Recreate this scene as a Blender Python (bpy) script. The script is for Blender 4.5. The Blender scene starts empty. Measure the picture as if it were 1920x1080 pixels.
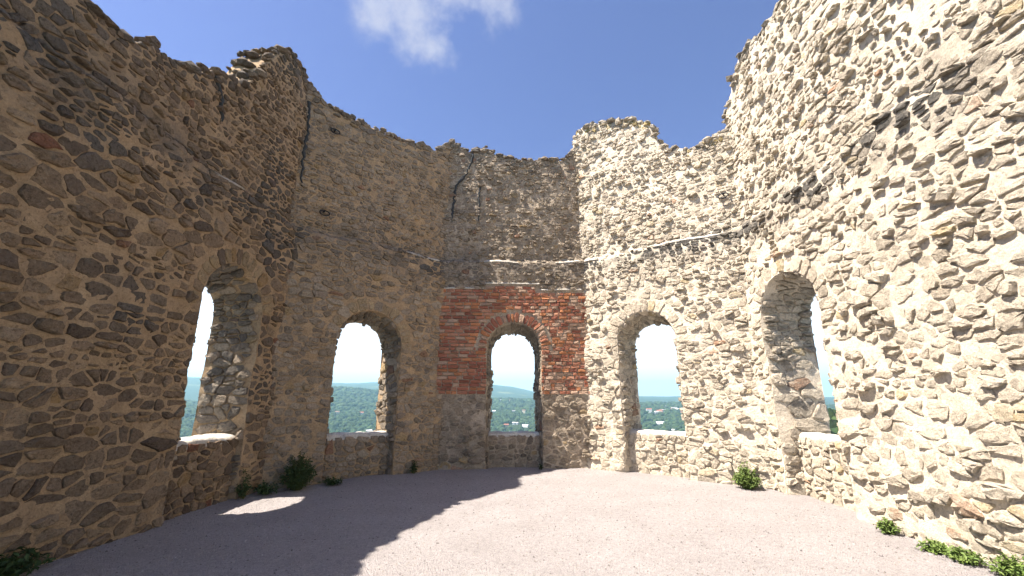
import bpy, math, random
import numpy as np
from mathutils import Vector, noise

R = math.radians
rng = random.Random(11)
scene = bpy.context.scene
COL = scene.collection

# ------------------------------------------------------------------ camera, sky, sun, exposure
CAM = (0.0, 0.0, 1.6)
cd = bpy.data.cameras.new('camera'); cam = bpy.data.objects.new('camera', cd); COL.objects.link(cam)
cd.sensor_width = 36.0; cd.lens = 790 / 1920 * 36
cd.clip_start = 0.05; cd.clip_end = 40000
cam.location = CAM; cam.rotation_euler = (R(90 + 14.55), 0, 0)
scene.camera = cam

SUN_EL = 60.4; SUN_AZ = (-0.970, -0.243)       # horizontal direction towards the sun
sd = bpy.data.lights.new('sun', 'SUN'); sun = bpy.data.objects.new('sun', sd); COL.objects.link(sun)
sd.energy = 5.0; sd.angle = R(0.53); sd.color = (1.0, 0.92, 0.815)
ce = math.cos(R(SUN_EL))
sv = Vector((SUN_AZ[0] * ce, SUN_AZ[1] * ce, math.sin(R(SUN_EL))))
sun.rotation_euler = sv.to_track_quat('Z', 'Y').to_euler(); sun.location = (-8, 0, 20)

scene.view_settings.view_transform = 'Standard'; scene.view_settings.look = 'None'
scene.view_settings.exposure = 1.74; scene.view_settings.gamma = 1.0
scene.view_settings.use_curve_mapping = False
scene.cycles.use_denoising = True
scene.cycles.max_bounces = 8; scene.cycles.diffuse_bounces = 4; scene.cycles.volume_bounces = 1
scene.cycles.sample_clamp_indirect = 6.0

world = bpy.data.worlds.new('World'); scene.world = world; world.use_nodes = True
def build_world():
    nt = world.node_tree; nt.nodes.clear(); N = nt.nodes.new; L = nt.links.new
    out = N('ShaderNodeOutputWorld'); bg = N('ShaderNodeBackground'); L(bg.outputs[0], out.inputs[0])
    bg.inputs[1].default_value = 0.055
    sky = N('ShaderNodeTexSky'); sky.sky_type = 'NISHITA'; sky.sun_disc = False
    sky.sun_elevation = R(SUN_EL); sky.sun_rotation = math.atan2(SUN_AZ[0], SUN_AZ[1]) % (2 * math.pi)
    sky.altitude = 300; sky.air_density = 1.0; sky.dust_density = 0.6; sky.ozone_density = 3.5
    tc = N('ShaderNodeTexCoord'); sep = N('ShaderNodeSeparateXYZ'); L(tc.outputs['Generated'], sep.inputs[0])
    # milky summer haze towards the horizon, the same all the way round
    mr = N('ShaderNodeMapRange'); mr.interpolation_type = 'SMOOTHSTEP'
    mr.inputs[1].default_value = 0.46; mr.inputs[2].default_value = 0.06
    mr.inputs[3].default_value = 0.0; mr.inputs[4].default_value = 1.0
    L(sep.outputs[2], mr.inputs[0])
    hz = N('ShaderNodeMixRGB'); L(mr.outputs[0], hz.inputs[0]); tn = N('ShaderNodeMixRGB'); tn.blend_type = 'MULTIPLY'; tn.inputs[0].default_value = 1; tn.inputs[2].default_value = (0.84, 0.73, 1.02, 1)
    L(sky.outputs[0], tn.inputs[1]); L(tn.outputs[0], hz.inputs[1])
    hz.inputs[2].default_value = (9.5, 10.2, 11.2, 1)
    # a few fair-weather clouds spread over the sky
    nz = N('ShaderNodeTexNoise'); nz.inputs['Scale'].default_value = 7.0; nz.inputs['Detail'].default_value = 9.0
    nz.inputs['Roughness'].default_value = 0.58
    L(tc.outputs['Generated'], nz.inputs['Vector'])
    acc = None
    for d, r in (((-0.150, 0.615, 0.775), 11.5), ((0.75, 0.10, 0.66), 15), ((-0.62, -0.40, 0.68), 14),
                 ((0.15, -0.75, 0.64), 16), ((-0.80, 0.42, 0.42), 10)):
        v = Vector(d).normalized()
        dp = N('ShaderNodeVectorMath'); dp.operation = 'DOT_PRODUCT'
        L(tc.outputs['Generated'], dp.inputs[0]); dp.inputs[1].default_value = v
        m = N('ShaderNodeMapRange'); m.inputs[1].default_value = math.cos(R(r)); m.inputs[2].default_value = 1.0
        m.inputs[3].default_value = 0.0; m.inputs[4].default_value = 1.0
        L(dp.outputs['Value'], m.inputs[0])
        if acc is None: acc = m.outputs[0]
        else:
            a = N('ShaderNodeMath'); a.operation = 'MAXIMUM'; L(acc, a.inputs[0]); L(m.outputs[0], a.inputs[1]); acc = a.outputs[0]
    ml = N('ShaderNodeMath'); ml.operation = 'MULTIPLY'; L(acc, ml.inputs[0]); ml.inputs[1].default_value = 0.75
    ad = N('ShaderNodeMath'); ad.operation = 'ADD'; L(ml.outputs[0], ad.inputs[0]); nm = N('ShaderNodeMapRange'); nm.inputs[1].default_value = 0.3; nm.inputs[2].default_value = 0.7; nm.inputs[3].default_value = 0.05; nm.inputs[4].default_value = 0.95
    L(nz.outputs[0], nm.inputs[0]); L(nm.outputs[0], ad.inputs[1])
    cm = N('ShaderNodeMapRange'); cm.interpolation_type = 'SMOOTHSTEP'
    cm.inputs[1].default_value = 0.72; cm.inputs[2].default_value = 1.35; cm.inputs[3].default_value = 0; cm.inputs[4].default_value = 0.8
    L(ad.outputs[0], cm.inputs[0])
    # only where a cloud mask exists at all
    gt = N('ShaderNodeMath'); gt.operation = 'MULTIPLY'; L(cm.outputs[0], gt.inputs[0])
    ss = N('ShaderNodeMapRange'); ss.inputs[1].default_value = 0.0; ss.inputs[2].default_value = 0.3; L(acc, ss.inputs[0])
    L(ss.outputs[0], gt.inputs[1])
    cl = N('ShaderNodeMixRGB'); L(gt.outputs[0], cl.inputs[0]); L(hz.outputs[0], cl.inputs[1])
    cl.inputs[2].default_value = (3.7, 3.75, 4.5, 1)
    L(cl.outputs[0], bg.inputs[0])
build_world()

# ------------------------------------------------------------------ helpers
def link(o, parent=None):
    COL.objects.link(o)
    if parent: o.parent = parent
    return o
def mesh_obj(name, verts, faces, mat, parent=None, loc=(0, 0, 0), smooth=True, tints=None, kind=None):
    me = bpy.data.meshes.new(name); me.from_pydata([tuple(v) for v in verts], [], faces)
    if smooth: me.shade_smooth()
    if tints is not None:
        at = me.color_attributes.new('tint', 'FLOAT_COLOR', 'POINT')
        at.data.foreach_set('color', np.asarray([(t[0], t[1], t[2], 1) for t in tints], dtype=np.float32).ravel())
    me.materials.append(mat)
    o = bpy.data.objects.new(name, me); link(o, parent); o.location = loc
    if kind: o['kind'] = kind
    return o
def empty(name, loc, label, cat, group=None):
    o = bpy.data.objects.new(name, None); COL.objects.link(o); o.location = loc; o.empty_display_size = 0.3
    o['label'] = label; o['category'] = cat
    if group: o['group'] = group
    return o

class Mat:
    def __init__(s, name):
        s.m = bpy.data.materials.new(name); s.m.use_nodes = True
        s.nt = s.m.node_tree; s.b = s.nt.nodes['Principled BSDF']
    def N(s, t): return s.nt.nodes.new(t)
    def L(s, a, b): s.nt.links.new(a, b)
    def noise(s, scale, detail=5, rough=0.6, vec=None):
        n = s.N('ShaderNodeTexNoise'); n.inputs['Scale'].default_value = scale
        n.inputs['Detail'].default_value = detail; n.inputs['Roughness'].default_value = rough
        if vec is None:
            if not hasattr(s, 'g'): s.g = s.N('ShaderNodeNewGeometry')
            vec = s.g.outputs['Position']
        s.L(vec, n.inputs['Vector']); return n.outputs[0]
    def rng(s, sock, a, b, c, d):
        m = s.N('ShaderNodeMapRange'); s.L(sock, m.inputs[0])
        for i, v in enumerate((a, b, c, d)): m.inputs[i + 1].default_value = v
        return m.outputs[0]
    def mul(s, colsock, facsock):
        m = s.N('ShaderNodeMixRGB'); m.blend_type = 'MULTIPLY'; m.inputs[0].default_value = 1
        s.L(colsock, m.inputs[1]); s.L(facsock, m.inputs[2]); return m.outputs[0]
    def mix(s, fac, a, b):
        m = s.N('ShaderNodeMixRGB'); s.L(fac, m.inputs[0])
        for i, v in ((1, a), (2, b)):
            if isinstance(v, tuple): m.inputs[i].default_value = (*v, 1)
            else: s.L(v, m.inputs[i])
        return m.outputs[0]
    def math(s, op, a, b):
        m = s.N('ShaderNodeMath'); m.operation = op
        for i, v in enumerate((a, b)):
            if isinstance(v, (int, float)): m.inputs[i].default_value = v
            else: s.L(v, m.inputs[i])
        return m.outputs[0]
    def bump(s, hsock, strength, dist):
        b = s.N('ShaderNodeBump'); b.inputs['Strength'].default_value = strength; b.inputs['Distance'].default_value = dist
        s.L(hsock, b.inputs['Height']); s.L(b.outputs[0], s.b.inputs['Normal'])
    def rough(s, v): s.b.inputs['Roughness'].default_value = v; s.b.inputs['Specular IOR Level'].default_value = 0.2

def stone_material(name, smear, amt):
    k = Mat(name); k.rough(0.92)
    a = k.N('ShaderNodeAttribute'); a.attribute_name = 'tint'
    v = k.math('MULTIPLY', k.rng(k.noise(5.5, 4), 0.3, 0.7, 0.80, 1.16), k.rng(k.noise(34, 6, 0.7), 0.28, 0.72, 0.70, 1.22))
    c = k.mul(a.outputs['Color'], v)
    c = k.mul(c, k.rng(k.noise(26, 4, 0.6), 0.36, 0.46, 0.62, 1.0))
    sa = k.N('ShaderNodeSeparateColor'); k.L(a.outputs['Color'], sa.inputs[0]); clean = k.rng(sa.outputs[1], 0.14, 0.30, 0.15, 1.0)   # black-crusted stones carry no mortar
    c = k.mix(k.math('MULTIPLY', clean, k.rng(k.noise(7.5, 8, 0.72), 0.50, 0.60, 0, amt)), c, smear)
    lich = k.rng(k.noise(11, 7, 0.7), 0.56, 0.68, 0.0, 0.6)
    c = k.mix(lich, c, (0.16, 0.145, 0.12) if amt < 0.7 else (0.26, 0.23, 0.19))
    pale = k.math('MULTIPLY', clean, k.rng(k.noise(17, 6, 0.68), 0.60, 0.72, 0.0, 0.45))
    c = k.mix(pale, c, (0.52, 0.46, 0.37))
    k.L(c, k.b.inputs['Base Color'])
    h = k.math('ADD', k.math('MULTIPLY', k.noise(22, 8, 0.72), 1.0), k.math('MULTIPLY', k.noise(75, 5, 0.7), 0.45))
    k.bump(h, 1.0, 0.065)
    return k.m
def mortar_material(name, col, col2):
    k = Mat(name); k.rough(0.95)
    c = k.mix(k.rng(k.noise(2.1, 6, 0.65), 0.35, 0.65, 0, 1), col, col2)
    c = k.mul(c, k.rng(k.noise(40, 6, 0.75), 0.25, 0.75, 0.74, 1.2))
    c = k.mul(c, k.rng(k.noise(21, 5, 0.65), 0.36, 0.45, 0.7, 1.0))
    c = k.mul(c, k.rng(k.noise(6, 4, 0.6), 0.3, 0.6, 0.88, 1.08))
    # black lichen crust along the set-off ledge
    sp = k.N('ShaderNodeSeparateXYZ'); k.L(k.g.outputs['Position'], sp.inputs[0])
    bd = k.rng(k.math('ABSOLUTE', k.math('SUBTRACT', sp.outputs[2], 4.95), 0), 0.05, 0.75, 1, 0)
    c = k.mix(k.math('MULTIPLY', bd, k.rng(k.noise(1.6, 6, 0.7), 0.44, 0.62, 0, 0.85)), c, (0.16, 0.14, 0.12))
    k.L(c, k.b.inputs['Base Color'])
    h = k.math('ADD', k.noise(16, 8, 0.72), k.math('MULTIPLY', k.noise(95, 4, 0.7), 0.35))
    k.bump(h, 1.0, 0.055)
    return k.m
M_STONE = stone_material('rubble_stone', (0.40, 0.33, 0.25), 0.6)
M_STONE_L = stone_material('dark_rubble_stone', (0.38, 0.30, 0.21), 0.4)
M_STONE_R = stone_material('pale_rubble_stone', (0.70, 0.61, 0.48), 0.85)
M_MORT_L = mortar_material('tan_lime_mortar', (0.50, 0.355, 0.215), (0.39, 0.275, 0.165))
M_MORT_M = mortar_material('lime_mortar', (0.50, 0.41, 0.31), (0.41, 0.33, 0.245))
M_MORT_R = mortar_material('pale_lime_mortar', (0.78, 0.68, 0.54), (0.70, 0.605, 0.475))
M_CAP = mortar_material('white_lime_capping', (0.74, 0.69, 0.61), (0.62, 0.57, 0.49))
def brick_material():
    k = Mat('old_red_brick'); k.rough(0.9)
    a = k.N('ShaderNodeAttribute'); a.attribute_name = 'tint'
    c = k.mul(a.outputs['Color'], k.rng(k.noise(40, 6, 0.7), 0.25, 0.75, 0.72, 1.25))
    c = k.mix(k.rng(k.noise(14, 6, 0.7), 0.56, 0.7, 0, 0.5), c, (0.42, 0.33, 0.26))
    k.L(c, k.b.inputs['Base Color']); k.bump(k.noise(60, 6, 0.7), 0.8, 0.02); return k.m
M_BRICK = brick_material()
def flat_material(name, col, rough=0.8):
    k = Mat(name); k.rough(rough)
    k.L(k.mul(k.mix(k.rng(k.noise(30), 0, 1, 0, 1), col, tuple(x * 0.75 for x in col)), k.rng(k.noise(90), 0.3, 0.7, 0.8, 1.15)), k.b.inputs['Base Color'])
    k.bump(k.noise(70, 5), 0.5, 0.01); return k.m
M_CRACK = flat_material('dark_crack_filling', (0.055, 0.058, 0.06), 0.95)
M_IRON = flat_material('black_iron', (0.02, 0.02, 0.022), 0.6)

# ------------------------------------------------------------------ plane partition (power cells)
def clip(poly, a, b, c):
    out = []; n = len(poly)
    for i in range(n):
        p = poly[i]; q = poly[(i + 1) % n]
        dp = a * p[0] + b * p[1] - c; dq = a * q[0] + b * q[1] - c
        if dp <= 0: out.append(p)
        if (dp < 0 < dq) or (dq < 0 < dp):
            t = dp / (dp - dq); out.append((p[0] + (q[0] - p[0]) * t, p[1] + (q[1] - p[1]) * t))
    return out
def cells(seeds, ghosts, ax, cell=0.25, reach=2):
    """Voronoi cells of seeds with x scaled by ax (stones lie flat); ghosts only push."""
    allp = [(x * ax, y) for x, y in seeds] + [(x * ax, y) for x, y in ghosts]
    H = {}
    for i, (x, y) in enumerate(allp): H.setdefault((int(x // cell), int(y // cell)), []).append(i)
    res = []
    for i in range(len(seeds)):
        x, y = allp[i]; cx, cy = int(x // cell), int(y // cell)
        nb = []
        for u in range(cx - reach, cx + reach + 1):
            for v in range(cy - reach, cy + reach + 1):
                for j in H.get((u, v), ()):
                    if j != i:
                        d = (allp[j][0] - x) ** 2 + (allp[j][1] - y) ** 2
                        if d > 1e-7: nb.append((d, j))
        nb.sort(); r = 0.3
        poly = [(x - r, y - r), (x + r, y - r), (x + r, y + r), (x - r, y + r)]
        rad = r * 1.5
        for d, j in nb:
            if d > 4 * rad * rad: break
            a, b = allp[j][0] - x, allp[j][1] - y
            poly = clip(poly, a, b, a * (x + a / 2) + b * (y + b / 2))
            if len(poly) < 3: break
            rad = max(math.hypot(p[0] - x, p[1] - y) for p in poly)
        res.append([(p[0] / ax, p[1]) for p in poly])
    return res
def area(poly):
    return 0.5 * sum(poly[i][0] * poly[(i + 1) % len(poly)][1] - poly[(i + 1) % len(poly)][0] * poly[i][1] for i in range(len(poly)))
def shape_stone(poly, gap, rough):
    """inset by the joint, cut the corners, roughen the outline"""
    n = len(poly); cx = sum(p[0] for p in poly) / n; cy = sum(p[1] for p in poly) / n
    # drop tiny edges
    q = [poly[0]]
    for p in poly[1:]:
        if math.hypot(p[0] - q[-1][0], p[1] - q[-1][1]) > 0.022: q.append(p)
    if len(q) > 3 and math.hypot(q[0][0] - q[-1][0], q[0][1] - q[-1][1]) < 0.022: q.pop()
    if len(q) < 3: return None
    for i in range(len(q)):                                   # inset through half planes
        pass
    out = list(q)
    m = len(q)
    for i in range(m):
        a, b = q[i], q[(i + 1) % m]
        ex, ey = b[0] - a[0], b[1] - a[1]; l = math.hypot(ex, ey)
        nx, ny = ey / l, -ex / l                              # outward for ccw
        g = gap * rng.uniform(0.4, 1.7)
        out = clip(out, nx, ny, nx * a[0] + ny * a[1] - g)
        if len(out) < 3: return None
    if area(out) < 0.0009: return None
    t = rng.uniform(0.09, 0.25); ch = []
    m = len(out)
    for i in range(m):
        a, b = out[i], out[(i + 1) % m]
        ch.append((a[0] + (b[0] - a[0]) * t, a[1] + (b[1] - a[1]) * t))
        if math.hypot(b[0] - a[0], b[1] - a[1]) > 0.16:
            k = rng.uniform(0.45, 0.55); ch.append((a[0] + (b[0] - a[0]) * k, a[1] + (b[1] - a[1]) * k))
        ch.append((b[0] + (a[0] - b[0]) * t, b[1] + (a[1] - b[1]) * t))
    s = math.sqrt(area(out)) * rough
    return [(p[0] + rng.gauss(0, s), p[1] + rng.gauss(0, s)) for p in ch]
def stone_geo(poly, surf, h, tilt=0.14, flat=0.28, base=-0.05):
    n = len(poly); cx = sum(p[0] for p in poly) / n; cy = sum(p[1] for p in poly) / n
    sz = math.sqrt(abs(area(poly)))
    tx, ty = rng.uniform(-tilt, tilt), rng.uniform(-tilt, tilt)
    V = []
    for p in poly: V.append(surf(p[0], p[1], base))
    for p in poly:
        k = rng.uniform(0.0, 0.10); x = p[0] + (cx - p[0]) * k; y = p[1] + (cy - p[1]) * k
        V.append(surf(x, y, max(0.0, h * rng.uniform(0.45, 1.0) + tx * (x - cx) + ty * (y - cy))))
    for p in poly:
        k = flat + rng.uniform(-0.1, 0.14); x = p[0] + (cx - p[0]) * k; y = p[1] + (cy - p[1]) * k
        V.append(surf(x, y, h * rng.uniform(0.8, 1.2) + tx * (x - cx) + ty * (y - cy)))
    V.append(surf(cx + rng.gauss(0, sz * 0.08), cy + rng.gauss(0, sz * 0.08), h * rng.uniform(0.92, 1.2)))
    F = []
    for r in (0, 1):
        for i in range(n):
            j = (i + 1) % n; F.append((r * n + i, r * n + j, (r + 1) * n + j, (r + 1) * n + i))
    for i in range(n): F.append((2 * n + i, 2 * n + (i + 1) % n, 3 * n))
    return V, F

# ------------------------------------------------------------------ the walls
PTS = [(-4.75, 0.6), (-4.5, 8.12), (-1.72, 10.4), (1.8, 10.5), (4.72, 8.25), (4.75, 0.6)]
LEDGE = 4.98; SETBACK = 0.16
class Facet:
    def __init__(s, i, T):
        s.a = PTS[i]; b = PTS[i + 1]; s.i = i; s.T = T
        dx, dy = b[0] - s.a[0], b[1] - s.a[1]; s.L = math.hypot(dx, dy); s.d = (dx / s.L, dy / s.L); s.n = (s.d[1], -s.d[0])
    def und(s, x, z):
        q = s.i * 3.1
        u = 0.022 * math.sin(1.3 * x + 0.7 * z + q) + 0.016 * math.sin(2.9 * x - 1.9 * z + 2 * q) + 0.010 * math.sin(5.1 * x + 4.3 * z + q)
        zl = LEDGE + 0.02 * math.sin(2.1 * x + q) + 0.012 * math.sin(5.7 * x + 2 * q)
        t = min(1, max(0, (z - zl) / 0.14)); return u - SETBACK * t * t * (3 - 2 * t)
    def __call__(s, x, z, d):
        o = s.und(x, z) + d
        return (s.a[0] + s.d[0] * x + s.n[0] * o, s.a[1] + s.d[1] * x + s.n[1] * o, z)
    def raw(s, x, z, d):
        return (s.a[0] + s.d[0] * x + s.n[0] * d, s.a[1] + s.d[1] * x + s.n[1] * d, z)
class Opening:
    """round-headed opening that splays inwards: front profile (face) and back profile (outside)"""
    def __init__(s, c, w, apex, sill, recess, splay=0.10, drop=0.16):
        s.c = c; s.w = w; s.r = w / 2; s.apex = apex; s.zs = apex - s.r * 0.98; s.sill = sill; s.recess = recess
        s.splay = splay; s.drop = drop
    def dist(s, x, z, grow=0.0, e=0.0):
        r = s.r - s.splay * e; zs = s.zs - (s.drop - s.splay) * e
        if z < zs: return abs(x - s.c) - r - grow
        return math.hypot(x - s.c, z - zs) - r - grow
    def snap(s, x, z, e=0.0):
        r = s.r - s.splay * e; zs = s.zs - (s.drop - s.splay) * e
        if z < zs: return (s.c + math.copysign(r, x - s.c), z)
        l = math.hypot(x - s.c, z - zs) or 1e-6
        return (s.c + (x - s.c) / l * r, zs + (z - zs) / l * r)
    def length(s): return 2 * s.zs + math.pi * s.r
    def point(s, a, e):
        """a along the profile from the left foot over the arch to the right foot; e 0 face .. 1 outside"""
        r = s.r - s.splay * e; zs = s.zs - (s.drop - s.splay) * e
        al = math.pi * s.r
        if a < s.zs: return (s.c - r, a / s.zs * zs, (1, 0))
        if a < s.zs + al:
            th = math.pi - (a - s.zs) / s.r
            return (s.c + r * math.cos(th), zs + r * math.sin(th), (-math.cos(th), -math.sin(th)))
        return (s.c + r, (2 * s.zs + al - a) / s.zs * zs, (-1, 0))

def interp(tab, x):
    if x <= tab[0][0]: return tab[0][1]
    for (a, u), (b, v) in zip(tab, tab[1:]):
        if x <= b: return u + (v - u) * (x - a) / (b - a)
    return tab[-1][1]
TOPS = [
    [(0, 6.5), (1.4, 6.2), (2.4, 6.1), (3.22, 5.98), (3.66, 5.93), (3.84, 6.02), (4.02, 6.2), (4.26, 6.24), (4.66, 6.33), (5.01, 6.62), (5.21, 6.8), (5.51, 6.9), (5.75, 7.05), (5.92, 7.35), (6.12, 7.87), (6.37, 8.3), (6.77, 8.72), (7.2, 8.75), (7.6, 8.6)],
    [(-0.34, 8.8), (-0.14, 8.6), (0.06, 8.39), (0.31, 8.3), (0.81, 8.18), (1.47, 8.14), (2.33, 8.14), (3.2, 8.24), (3.6, 8.4)],
    [(-0.32, 8.48), (-0.02, 8.68), (0.18, 8.54), (0.59, 8.3), (0.74, 8.44), (1.04, 8.5), (1.27, 8.25), (1.73, 8.14), (2.33, 8.1), (2.78, 8.14), (3.24, 8.2), (3.44, 8.37), (3.6, 8.6)],
    [(-0.3, 8.7), (-0.1, 8.91), (0.12, 9.14), (0.78, 9.0), (1.53, 8.76), (2.01, 8.45), (2.12, 8.06), (2.26, 7.7), (2.56, 7.55), (2.89, 7.36), (3.25, 7.33), (3.7, 7.5)],
    [(-0.33, 7.68), (-0.05, 7.98), (0.35, 8.42), (0.72, 8.72), (1.03, 8.69), (1.47, 8.52), (1.9, 8.5), (2.22, 8.51), (3.5, 8.7), (5, 8.4), (7.7, 8.0)]]
OPEN = [Opening(6.17, 1.46, 3.74, 0.98, 0.10), Opening(1.79, 1.43, 3.46, 0.84, 0.20), Opening(1.77, 1.34, 3.41, 0.76, 0.22),
        Opening(1.555, 1.36, 3.50, 0.86, 0.24), Opening(1.15, 1.45, 3.70, 0.98, 0.28)]
# stone palettes: warm grey-brown to buff, a few ochre and brick-red ones
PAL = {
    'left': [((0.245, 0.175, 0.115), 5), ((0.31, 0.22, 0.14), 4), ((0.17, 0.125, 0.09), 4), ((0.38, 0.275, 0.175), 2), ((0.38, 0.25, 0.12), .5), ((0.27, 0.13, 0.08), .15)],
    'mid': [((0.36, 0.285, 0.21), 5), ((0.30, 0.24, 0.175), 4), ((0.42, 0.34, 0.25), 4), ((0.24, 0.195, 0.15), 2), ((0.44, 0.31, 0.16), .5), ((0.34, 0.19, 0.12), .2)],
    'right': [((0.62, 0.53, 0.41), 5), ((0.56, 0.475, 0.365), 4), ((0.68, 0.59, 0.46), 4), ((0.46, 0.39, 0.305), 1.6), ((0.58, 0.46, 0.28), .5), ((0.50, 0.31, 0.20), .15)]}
def pick(pal, dark=0.0):
    t = rng.random() * sum(w for _, w in pal)
    for c, w in pal:
        t -= w
        if t <= 0: break
    k = rng.gauss(1, 0.10); g = (0.125, 0.118, 0.108)
    return tuple(max(0.03, (c[i] * (1 - dark) + g[i] * dark) * k) for i in range(3))

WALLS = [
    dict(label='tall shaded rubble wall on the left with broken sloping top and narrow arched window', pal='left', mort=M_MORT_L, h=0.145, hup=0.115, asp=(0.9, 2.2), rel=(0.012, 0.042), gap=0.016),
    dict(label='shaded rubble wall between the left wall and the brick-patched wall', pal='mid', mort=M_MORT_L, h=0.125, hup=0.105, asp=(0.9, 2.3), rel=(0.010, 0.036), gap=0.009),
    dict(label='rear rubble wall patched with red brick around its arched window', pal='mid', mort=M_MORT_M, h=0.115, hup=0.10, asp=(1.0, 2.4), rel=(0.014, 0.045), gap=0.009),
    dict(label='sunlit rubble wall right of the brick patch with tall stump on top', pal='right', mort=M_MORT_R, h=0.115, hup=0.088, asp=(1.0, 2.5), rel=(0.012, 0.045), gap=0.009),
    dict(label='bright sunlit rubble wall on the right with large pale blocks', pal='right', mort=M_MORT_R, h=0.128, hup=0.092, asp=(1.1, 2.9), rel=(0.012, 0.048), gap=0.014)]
BRICK_Z0 = 1.66
def brick_top(x): return 4.27 if x < 1.02 else (4.40 if x < 2.42 else 4.24)

def rows(x0, x1, z0, z1, hf, asp):
    out = []; z = z0
    while z < z1:
        h = hf(z) * rng.uniform(0.6, 1.45); x = x0 - rng.random() * 0.3; ph = rng.random() * 6
        while x < x1:
            w = h * rng.uniform(*asp); zz = z + h / 2 + 0.25 * h * math.sin(x * 1.7 + ph)
            if rng.random() < 0.22 and h > 0.085:
                out.append((x + w * 0.5, zz - h * 0.26)); out.append((x + w * rng.uniform(0.3, 0.7), zz + h * 0.26))
            else: out.append((x + w / 2, zz + rng.gauss(0, h * 0.22)))
            x += w
        z += h
    return out

def view_weight(P, n, ar):
    v = Vector(CAM) - Vector(P); d = v.length
    f = (Vector(P) - Vector(CAM))
    az = abs(math.degrees(math.atan2(f.x, f.y)))
    if az > 52 or f.y < 0: return 0
    return ar * max(0.05, abs(v.normalized().dot(Vector((*n, 0)) if len(n) == 2 else Vector(n)))) / d ** 2
class Pile:
    """collects stones; the largest in view become objects, the others one joined mesh"""
    def __init__(s): s.items = []
    def add(s, VF, tint, w): s.items.append((w, VF, tint))
    def flush(s, parent, name, rest, mat, limit, origin):
        s.items.sort(key=lambda t: -t[0]); ox = Vector(origin)
        big, small = s.items[:limit], s.items[limit:]
        for w, (V, F), t in big:
            c = Vector(V[-1])
            mesh_obj(name, [Vector(v) - c for v in V], F, mat, parent, c - ox, tints=[t] * len(V), smooth=False)
        if small:
            VV, FF, TT = [], [], []
            for w, (V, F), t in small:
                b = len(VV); VV += [(v[0] - ox.x, v[1] - ox.y, v[2] - ox.z) for v in V]; FF += [tuple(i + b for i in f) for f in F]; TT += [t] * len(V)
            mesh_obj(rest, VV, FF, mat, parent, tints=TT, kind='stuff', smooth=False)

def mnoise(x, y, z, a=0.012):
    return a * noise.noise((x * 7, y * 7, z * 7)) + a * 0.7 * noise.noise((x * 19, y * 19, z * 19))

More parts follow.
